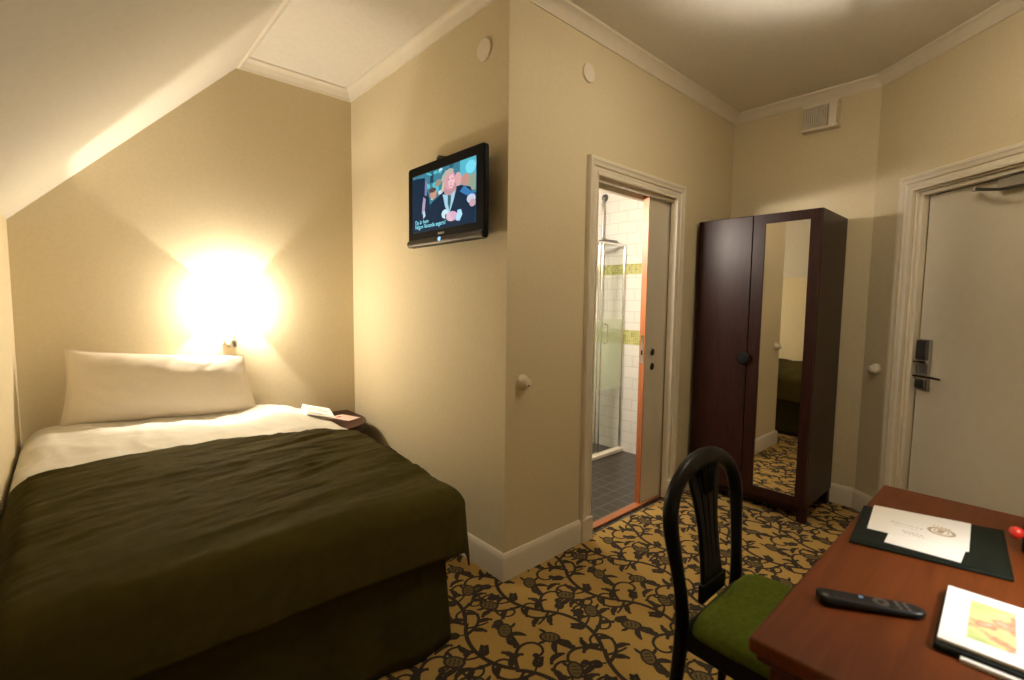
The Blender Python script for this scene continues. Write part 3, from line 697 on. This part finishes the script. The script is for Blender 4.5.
for k_,(za,zb_,mt,nm) in enumerate(((.036,.60,'pane','glass_pane'),(.60,1.22,'frost','glass_pane'),(1.22,1.872,'pane','glass_pane'))):
    a=qpath(za,.012); b=qpath(zb_,.012); m=MB(); m.rings([[a[i],b[i]] for i in range(len(a))],closed=False,caps=False); m.build(nm,M[mt],sw,label='frosted middle band of the glass' if mt=='frost' else None)
for (x,y,r) in ((XB-.012,YF+.012,.013),(3.36,YF+.012,.008),(3.31,YF+.012,.008),(3.10,YF+.018,.009)):
    MB().tube([(x,y,.036),(x,y,1.872)],r,10).build('profile',M['chrome'],sw,smooth='auto')
MB().tube([(3.395,YF+.004,1.18),(3.395,YF-.03,1.17),(3.395,YF-.03,1.02),(3.395,YF+.004,1.01)],.008,10).build('door_handle',M['chrome'],sw,smooth='auto')
rs=thing('rain_shower',(XB,2.765,1.0),'chrome rain shower with riser pipe on the white tiles','shower head')
MB().tube([(XB-.05,2.765,1.05),(XB-.05,2.765,2.20),(XB-.055,2.768,2.26),(XB-.01,2.785,2.335)],.012,10).build('riser_pipe',M['steel'],rs,smooth='auto')
MB().lathe([(0,0),(.035,0),(.03,.012),(0,.012)],(XB,2.785,2.335),(-1,0,0),18).build('wall_flange',M['gun'],rs,smooth='auto')
MB().tube([(XB-.05,2.765,1.95),(XB-.10,2.72,1.955),(XB-.14,2.68,1.93)],.010,10).build('shower_arm',M['steel'],rs,smooth='auto')
MB().lathe([(0,.022),(.03,.022),(.115,.008),(.122,0),(0,-.003)],(XB-.14,2.675,1.905),(0,0,1),28).build('shower_head',M['gun'],rs,smooth='auto')
MB().tube([(XB-.05,2.765,1.10),(XB-.05,2.63,1.10)],.02,12).build('mixer_valve',M['chrome'],rs,smooth='auto')
MB().tube([(XB-.09,2.80,1.50),(XB-.09,2.80,1.66)],[.014,.022],10).build('hand_shower',M['chrome'],rs,smooth='auto')
bl=thing('bathroom_ceiling_lamp',(2.35,2.36,2.40),'round lit lamp on the bathroom ceiling','ceiling lamp')
MB().lathe([(0,.05),(.16,.05),(.16,.03),(.15,.03),(0,.03)],(2.35,2.36,2.40),(0,0,1),28).build('lamp_base',M['white'],bl,smooth='auto')
MB().lathe([(.15,.03),(.145,.0),(.10,-.025),(0,-.035)],(2.35,2.36,2.40),(0,0,1),28).build('lamp_glass',M['bathlamp'],bl,smooth='auto')
bo=light('AREA','bathroom_lamp_light',(2.35,2.36,2.362),14,(1,.87,.70),.2,bl); bo.data.shape='DISK'; bo.data.size=.26

bw_=thing('bathroom_wall_lamp',(CX+.14,2.08,1.97),'lit bar lamp on the left bathroom wall behind the door frame','wall lamp')
MB().box((CX+.141,1.86,1.94),(CX+.165,2.30,2.00)).build('lamp_base',M['chrome'],bw_,bevel=.004)
MB().tube([(CX+.19,1.87,1.97),(CX+.19,2.29,1.97)],.022,14).build('tube',M['bathlamp'],bw_,smooth='auto')
al=light('AREA','bathroom_bar_light',(CX+.216,2.08,1.97),46,(1,.89,.76),.2,bw_); al.data.shape='RECTANGLE'; al.data.size=.05; al.data.size_y=.42; al.rotation_euler=(0,-PI/2,0)
# ------------------------------------------------------------------ chair
CXc=1.428
ch=thing('desk_chair',(CXc,.42,0),'black arched-back wooden chair with a green velvet seat pulled up to the desk','chair')
def yb(z):   # line of the back in depth
    if z<.46: return .628+.045*(1-z/.46)**1.5
    return .628+.050*((z-.46)/.42)**1.1
def hoop(z_list,side):
    return [(CXc+side*w_,yb(z),z) for z,w_ in z_list]
PR=[(0,.195),(.15,.186),(.30,.180),(.44,.180),(.52,.183),(.61,.198),(.68,.212),(.735,.216),(.775,.209),(.815,.184),(.847,.143),(.870,.088),(.880,.0)]
pts=hoop(PR,-1)+hoop(PR[-2::-1],1)
rad=[.018,.022,.024,.025,.021,.022,.025,.027,.027,.026,.026,.029,.032]
MB().tube(pts,rad+rad[-2::-1],14,flat=((0,1,0),.8)).build('back_frame',M['lacquer'],ch,smooth=True,sub=1)
# splat: fan at the top, waist, flared foot, three ribs
def splat(mb,c0,c1,w0,w1):
    rows=[]
    for i in range(25):
        t=i/24; z=.47+t*.405
        c=c0+(c1-c0)*max(0,(t-.45)/.55)**1.5; w_=w0+(w1-w0)*max(0,(t-.5)/.5)+.022*max(0,1-t/.35)**2*(1 if w0>.02 else .6)
        y=yb(z); rows.append([(CXc+c-w_,y-.007,z),(CXc+c+w_,y-.007,z),(CXc+c+w_,y+.007,z),(CXc+c-w_,y+.007,z)])
    mb.rings(rows)
m=MB()
for c1,c0 in ((-.088,-.042),(-.030,-.014),(.030,.014),(.088,.042)): splat(m,c0,c1,.0142,.020)
m.box((CXc-.078,yb(.47)-.009,.455),(CXc+.078,yb(.47)+.009,.51)); m.build('splat',M['lacquer'],ch,bevel=.004)
for k_ in (-2,-1,0,1,2):
    MB().tube([(CXc+k_*.009,yb(.77)-.010,.77),(CXc+k_*.020,yb(.84)-.016,.845),(CXc+k_*.026,yb(.87)-.020,.875)],[.003,.006,.003],8).build('carved_flute',M['lacquer'],ch,smooth=True)
def rail(mb,x0,y0,x1,y1,z0,z1,th):
    d=Vector((x1-x0,y1-y0,0)); n_=Vector((-d.y,d.x,0)).normalized()*th/2
    mb.add([(x0-n_.x,y0-n_.y,z0),(x1-n_.x,y1-n_.y,z0),(x1+n_.x,y1+n_.y,z0),(x0+n_.x,y0+n_.y,z0),(x0-n_.x,y0-n_.y,z1),(x1-n_.x,y1-n_.y,z1),(x1+n_.x,y1+n_.y,z1),(x0+n_.x,y0+n_.y,z1)],[(0,3,2,1),(4,5,6,7),(0,1,5,4),(1,2,6,5),(2,3,7,6),(3,0,4,7)])
FY=.195; FW=.200; BW=.178; BY=.613
m=MB(); rail(m,CXc-BW,BY,CXc+BW,BY,.375,.44,.026); rail(m,CXc-FW,FY,CXc+FW,FY,.375,.44,.026); rail(m,CXc-BW,BY,CXc-FW,FY,.375,.44,.026); rail(m,CXc+BW,BY,CXc+FW,FY,.375,.44,.026); m.build('seat_rail',M['lacquer'],ch,bevel=.004)
for s_ in (-1,1): MB().tube([(CXc+s_*(FW-.005),FY+.005,.44),(CXc+s_*(FW-.005),FY+.005,.30),(CXc+s_*(FW-.008),FY+.008,0)],[.023,.021,.014],12).build('leg',M['lacquer'],ch,smooth='auto')
for s_ in (-1,1): MB().tube([(CXc+s_*.190,FY+.01,.20),(CXc+s_*.183,yb(.20),.20)],.011,10).build('stretcher',M['lacquer'],ch,smooth='auto')
MB().tube([(CXc-.185,.42,.20),(CXc+.185,.42,.20)],.011,10).build('stretcher',M['lacquer'],ch,smooth='auto')
def seat(s,t):
    u=2*s-1; v_=2*t-1; w_=.212-.004*(1-t); 
    def rr(q): return math.copysign(abs(q)**.9,q)
    pu=u; pv=v_; c=(abs(u)**8+abs(v_)**8)**(1/8); m_=max(abs(u),abs(v_)); 
    if c>0: pu*=m_/c; pv*=m_/c
    y=(FY-.016)+(BY-.002-FY+.016)*((pv+1)/2)
    e=max(0,1-m_**10); z=.438+.046*e**.5+.012*(1-u*u)*(1-v_*v_)
    return Vector((CXc+pu*w_,y,z+.0015*nz(u*9,v_*9,3)))
m=MB(); m.grid(seat,40,36); m.build('seat',M['velvet'],ch,smooth=True,solid=.02,label='green velvet seat cushion')

# ------------------------------------------------------------------ desk
dx0,dx1,dy0,dy1=.880,2.010,-.405,.318
dk=thing('desk',((dx0+dx1)/2,(dy0+dy1)/2,0),'reddish brown wooden desk in the right foreground','desk')
tp=MB(); tp.prism(rrect(dx0,dy0,dx1,dy1,.006,3),lambda u,v,d:(u,v,d),.722,.75); tp.build('desk_top',M['deskwood'],dk,bevel=.005,seg=3)
MB().prism(rrect(dx0+.010,dy0+.008,dx1-.010,dy1-.008,.01,3),lambda u,v,d:(u,v,d),.704,.722).build('edge_moulding',M['deskdark'],dk,bevel=.006,seg=3)
ap=MB(); ap.box((dx0+.05,dy1-.06,.60),(dx1-.05,dy1-.04,.704)); ap.box((dx0+.05,dy0+.04,.60),(dx1-.05,dy0+.06,.704)); ap.box((dx0+.03,dy0+.06,.60),(dx0+.05,dy1-.06,.704)); ap.box((dx1-.05,dy0+.06,.60),(dx1-.03,dy1-.06,.704)); ap.build('apron',M['deskdark'],dk,bevel=.003)
for x in (dx0+.022,dx1-.077):
    for y in (dy0+.03,dy1-.085):
        m=MB(); r0=[(x,y),(x+.055,y),(x+.055,y+.055),(x,y+.055)]; c=(x+.0275,y+.0275)
        m.rings([[(c[0]+(a-c[0])*s_,c[1]+(b-c[1])*s_,z) for a,b in r0] for z,s_ in ((.704,1),(.58,1),(.0,.6))]); m.build('leg',M['deskdark'],dk,bevel=.004)

# things on the desk
ZDk=.7505
def quadmat(center,ang,z=ZDk): return Matrix.Translation((center[0],center[1],z))@Matrix.Rotation(ang,4,'Z')
b_=thing('desk_folder',(1.625,.158,ZDk),'black-green leather folder lying open under papers on the desk','folder')
bp=[(1.731,.318),(1.437,.289),(1.502,-.002),(1.825,.026)]
MB().prism(bp,lambda u,v,d:(u,v,d),ZDk,ZDk+.006).build('cover',M['leather'],b_,bevel=.002)
cen=Vector((sum(p[0] for p in bp)/4,sum(p[1] for p in bp)/4)); inn=[tuple(cen+(Vector(p)-cen)*.93) for p in bp]
MB().prism(inn,lambda u,v,d:(u,v,d),ZDk+.006,ZDk+.0075).build('inner_pad',M['leather'],b_,bevel=.001)
p2=[(1.62,.232),(1.490,.226),(1.503,.085),(1.640,.082)]
o=MB().prism(p2,lambda u,v,d:(u,v,d),ZDk+.0076,ZDk+.0086).build('paper_sheet',M['paper'],origin=(1.56,.16,ZDk+.0076)); tag(o,'white sheet on the desk folder, the lower one showing at the near edge','paper')
ps=thing('paper_sheet',(1.66,.18,ZDk+.009),'white sheet with a brown crest, topmost on the desk folder','paper')
p1=[(1.744,.295),(1.546,.273),(1.583,.077),(1.796,.088)]
MB().prism(p1,lambda u,v,d:(u,v,d),ZDk+.0087,ZDk+.0098).build('sheet',M['paper'],ps)
m=MB(); zc=ZDk+.0100; cc=(1.668,.136)
def ring2(cx,cy,r0,r1,n=24,a0=0,a1=2*PI):
    for i in range(n):
        a=a0+(a1-a0)*i/n; b=a0+(a1-a0)*(i+1)/n
        m.add([(cx+r0*math.cos(a),cy+r0*math.sin(a),zc),(cx+r1*math.cos(a),cy+r1*math.sin(a),zc),(cx+r1*math.cos(b),cy+r1*math.sin(b),zc),(cx+r0*math.cos(b),cy+r0*math.sin(b),zc)],[(0,1,2,3)])
ring2(cc[0],cc[1],.021,.029); ring2(cc[0],cc[1],.013,.016)
m.add([(cc[0]-.012,cc[1]-.002,zc),(cc[0]+.012,cc[1]-.007,zc),(cc[0]+.014,cc[1]+.007,zc),(cc[0]-.010,cc[1]+.009,zc)],[(0,1,2,3)])
for k_ in range(5): m.add([(cc[0]+.030+.002*k_%2,cc[1]-.016+.008*k_,zc),(cc[0]+.040,cc[1]-.013+.008*k_,zc),(cc[0]+.030,cc[1]-.010+.008*k_,zc)],[(0,1,2)])
m.build('crest',M['brownprint'],ps,label='brown round crest')
m=MB()
for (x,y0,y1,wd) in ((1.648,.172,.236,.005),(1.630,.180,.228,.003)):
    y=y0
    while y<y1:
        l=random.choice((.004,.006,.009)); m.add([(x-wd/2,y,zc),(x+wd/2,y,zc),(x+wd/2,y+l,zc),(x-wd/2,y+l,zc)],[(0,1,2,3)]); y+=l+.003
m.build('heading_line',M['greyprint'],ps); m=MB()
for (x,y0,y1,wd) in ((1.600,.165,.205,.006),(1.588,.16,.20,.004)):
    y=y0
    while y<y1: m.add([(x-wd/2,y,zc),(x+wd/2,y,zc),(x+wd/2,y+.006,zc),(x-wd/2,y+.006,zc)],[(0,1,2,3)]); y+=.009
m.build('address_line',M['greyprint'],ps)
# remote control
A=Vector((1.100,.268)); Bq=Vector((1.199,.112)); dr=(Bq-A).normalized(); ang=math.atan2(dr.y,dr.x)
rc=thing('remote_control',(1.15,.19,ZDk),'black television remote control lying on the desk','remote control')
TR_=Matrix.Translation((A.x,A.y,ZDk))@Matrix.Rotation(ang,4,'Z'); LR=(Bq-A).length
out=[]
for i in range(17):
    t=i/16; wq=.0235-.003*t; 
    if t>.88: wq*=math.sqrt(max(.08,1-((t-.88)/.12)**2))
    if t<.06: wq*=math.sqrt(max(.3,1-((.06-t)/.06)**2))
    zt_=.019-.006*t; x=LR*t
    out.append([(x,-wq*.82,0),(x,wq*.82,0),(x,wq,zt_*.55),(x,wq*.82,zt_),(x,-wq*.82,zt_),(x,-wq,zt_*.55)])
MB(TR_).rings(out).build('body',M['black'],rc,smooth='auto',bevel=.002)
MB(TR_).lathe([(.006,.0135),(.006,.0165),(.0135,.0165),(.0135,.0130)],(LR*.60,0,.0),(0,0,1),22).build('navigation_ring',M['gun'],rc,smooth='auto')
MB(TR_).lathe([(0,.0188),(.004,.0188),(.004,.0175),(0,.0170)],(LR*.42,.004,0),(0,0,1),12).build('blue_button',mat('blue_button',(.25,.45,.75),.4),rc,smooth='auto')
for i in range(4):
    for j in (-1,0,1): MB(TR_).box((LR*(.12+i*.065),j*.012-.004,.0160),(LR*(.12+i*.065)+.007,j*.012+.004,.0188-.0007*i)).build('button',M['black'],rc,bevel=.001)
for i in range(2):
    for j in (-1,0,1): MB(TR_).box((LR*(.74+i*.08),j*.010-.003,.0120),(LR*(.74+i*.08)+.006,j*.010+.003,.0152-.0006*i)).build('button',M['gun'],rc,bevel=.001)
MB(TR_).lathe([(0,.0195),(.005,.0195),(.005,.018),(0,.018)],(LR*.06,-.008,0),(0,0,1),12).build('power_button',M['gun'],rc,smooth='auto')
# brochure stack
an=.03
TB=Matrix.Translation((1.225,.088,ZDk))@Matrix.Rotation(an,4,'Z')
o=MB(TB).box((-.130,-.32,0),(.105,.004,.012)).build('document_wallet',M['leather'],origin=(1.21,-.06,ZDk),bevel=.003); tag(o,'dark wallet under the bright brochure on the desk','wallet')
TB2=Matrix.Translation((1.100,.053,ZDk))@Matrix.Rotation(.03,4,'Z')
o=MB(TB2).box((-.014,-.30,0),(.010,0,.007)).build('pamphlet',M['gloss_paper'],origin=(1.075,-.09,ZDk),bevel=.001); tag(o,'white pamphlet sticking out beside the dark wallet at the desk front','pamphlet')
br=thing('brochure',(1.21,-.06,ZDk+.012),'bright white brochure with a coloured picture on the desk','brochure')
MB(TB).box((-.117,-.31,.0125),(.112,.0,.0165)).build('pages',M['paper'],br,bevel=.0005)
MB(TB).box((-.117,-.31,.0166),(.112,.0,.0180)).build('cover',M['gloss_paper'],br,bevel=.0004)
mm,nt,bb=newmat('cover_picture'); tc=nd(nt,'ShaderNodeTexCoord'); nn=nd(nt,'ShaderNodeTexNoise',Scale=16,Detail=3); nt.links.new(tc.outputs['Object'],nn.inputs['Vector']); cr=nd(nt,'ShaderNodeValToRGB')
cr.color_ramp.elements[0].position=.30; cr.color_ramp.elements[0].color=(.30,.45,.14,1); cr.color_ramp.elements[1].position=.72; cr.color_ramp.elements[1].color=(.85,.85,.75,1)
for ps_,c_ in ((.42,(.50,.60,.25,1)),(.50,(.62,.62,.30,1)),(.57,(.62,.22,.14,1)),(.62,(.75,.45,.35,1))):
    e=cr.color_ramp.elements.new(ps_); e.color=c_
nt.links.new(nn.outputs['Fac'],cr.inputs['Fac']); nt.links.new(cr.outputs['Color'],bb.inputs['Base Color']); bb.inputs['Roughness'].default_value=.4
MB(TB).box((-.080,-.098,.01805),(.076,-.036,.0184)).build('cover_picture',mm,br,label='green and red photograph on the cover')
rg=thing('desk_gadget',(1.70,-.06,ZDk),'black gadget with a red end cut off by the right edge of the photo','gadget')
MB().box((1.685,-.10,ZDk),(1.80,-.008,ZDk+.105)).build('body',M['black'],rg,bevel=.012,seg=4)
MB().lathe([(0,-.016),(.009,-.014),(.013,-.006),(.014,.0),(.012,.008),(.006,.012),(0,.013)],(1.668,.002,ZDk+.060),(0,0,1),18).build('red_end',M['red'],rg,smooth=True)

# ------------------------------------------------------------------ lamps outside the frame that light the room
LC=Vector((2.08,.50,2.81))
cl_=thing('ceiling_lamp',LC,'frosted glass bowl lamp hanging from the room ceiling','ceiling lamp')
MB().lathe([(0,0),(.06,0),(.055,-.02),(0,-.025)],LC,(0,0,1),24).build('canopy',M['chrome'],cl_,smooth='auto')
BR=.19; zr=2.625
bw=[(BR*math.sin(a),zr-.105*math.cos(a)*1.0) for a in [PI/2*i/14 for i in range(15)]]
m=MB(); n=40; m.rings([[(LC.x+r*math.cos(2*PI*k/n),LC.y+r*math.sin(2*PI*k/n),z) for k in range(n)] for r,z in [(max(r,.001),z) for r,z in bw]],caps=False); m.build('glass_bowl',M['frosted'],cl_,smooth=True)
for k_ in range(3):
    a=.22+k_*2*PI/3; MB().tube([(LC.x+.04*math.cos(a),LC.y+.04*math.sin(a),2.80),(LC.x+BR*math.cos(a),LC.y+BR*math.sin(a),zr)],.006,8).build('rod',M['chrome'],cl_,smooth='auto')
light('POINT','ceiling_lamp_light',(LC.x,LC.y,2.570),40,WARM,.012,cl_)
LT=Vector((1.36,-.20,ZDk+.36))
tb=thing('table_lamp',(1.66,-.31,ZDk),'metal reading lamp at the wall end of the desk','table lamp')
MB().lathe([(0,0),(.075,0),(.075,.012),(.02,.025),(0,.025)],(1.66,-.31,ZDk),(0,0,1),24).build('base',M['gun'],tb,smooth='auto')
MB().tube([(1.66,-.31,ZDk+.02),(1.66,-.31,ZDk+.30),(1.60,-.285,ZDk+.40),(1.46,-.235,ZDk+.44),(LT.x,LT.y,LT.z+.06)],.008,10).build('arm',M['gun'],tb,smooth='auto')
m=MB(); m.rings([[(LT.x+r*math.cos(2*PI*k/32),LT.y+r*math.sin(2*PI*k/32),LT.z+h) for k in range(32)] for r,h in ((.085,-.045),(.055,.02),(.025,.06),(.001,.062))],caps=False); m.build('lamp_shade',M['gun'],tb,smooth='auto')
light('POINT','table_lamp_light',LT+Vector((0,0,.015)),15,(1,.95,.88),.02,tb)

# ------------------------------------------------------------------ world, camera, view
wd=bpy.data.worlds.new('night'); SC.world=wd; wd.use_nodes=True
wd.node_tree.nodes['Background'].inputs[0].default_value=(1,.8,.55,1); wd.node_tree.nodes['Background'].inputs[1].default_value=.0
YAW,PITCH,ROLL,F=math.radians(42.3444),math.radians(-4.4056),math.radians(.690),478.867
f=Vector((math.sin(YAW)*math.cos(PITCH),math.cos(YAW)*math.cos(PITCH),math.sin(PITCH))); r=Vector((math.cos(YAW),-math.sin(YAW),0)); u=r.cross(f)
r2=r*math.cos(ROLL)+u*math.sin(ROLL); u2=-r*math.sin(ROLL)+u*math.cos(ROLL)
cam=bpy.data.cameras.new('camera'); co=bpy.data.objects.new('camera',cam); COL.objects.link(co)
co.matrix_world=Matrix(((r2.x,u2.x,-f.x,0),(r2.y,u2.y,-f.y,0),(r2.z,u2.z,-f.z,1.35),(0,0,0,1)))
cam.sensor_fit='HORIZONTAL'; cam.sensor_width=36; cam.lens=F/1024*36; cam.clip_start=.02
cam.dof.use_dof=True; cam.dof.focus_distance=2.9; cam.dof.aperture_fstop=2.4
SC.camera=co
vs=SC.view_settings; vs.view_transform='Standard'; vs.look='None'; vs.gamma=1; vs.use_curve_mapping=False; vs.exposure=0
SC.display_settings.display_device='sRGB'
SC.cycles.max_bounces=10; SC.cycles.diffuse_bounces=6; SC.cycles.glossy_bounces=5; SC.cycles.transmission_bounces=6; SC.cycles.transparent_max_bounces=12
SC.cycles.use_denoising=True; SC.cycles.sample_clamp_indirect=6; SC.cycles.caustics_reflective=False; SC.cycles.caustics_refractive=False
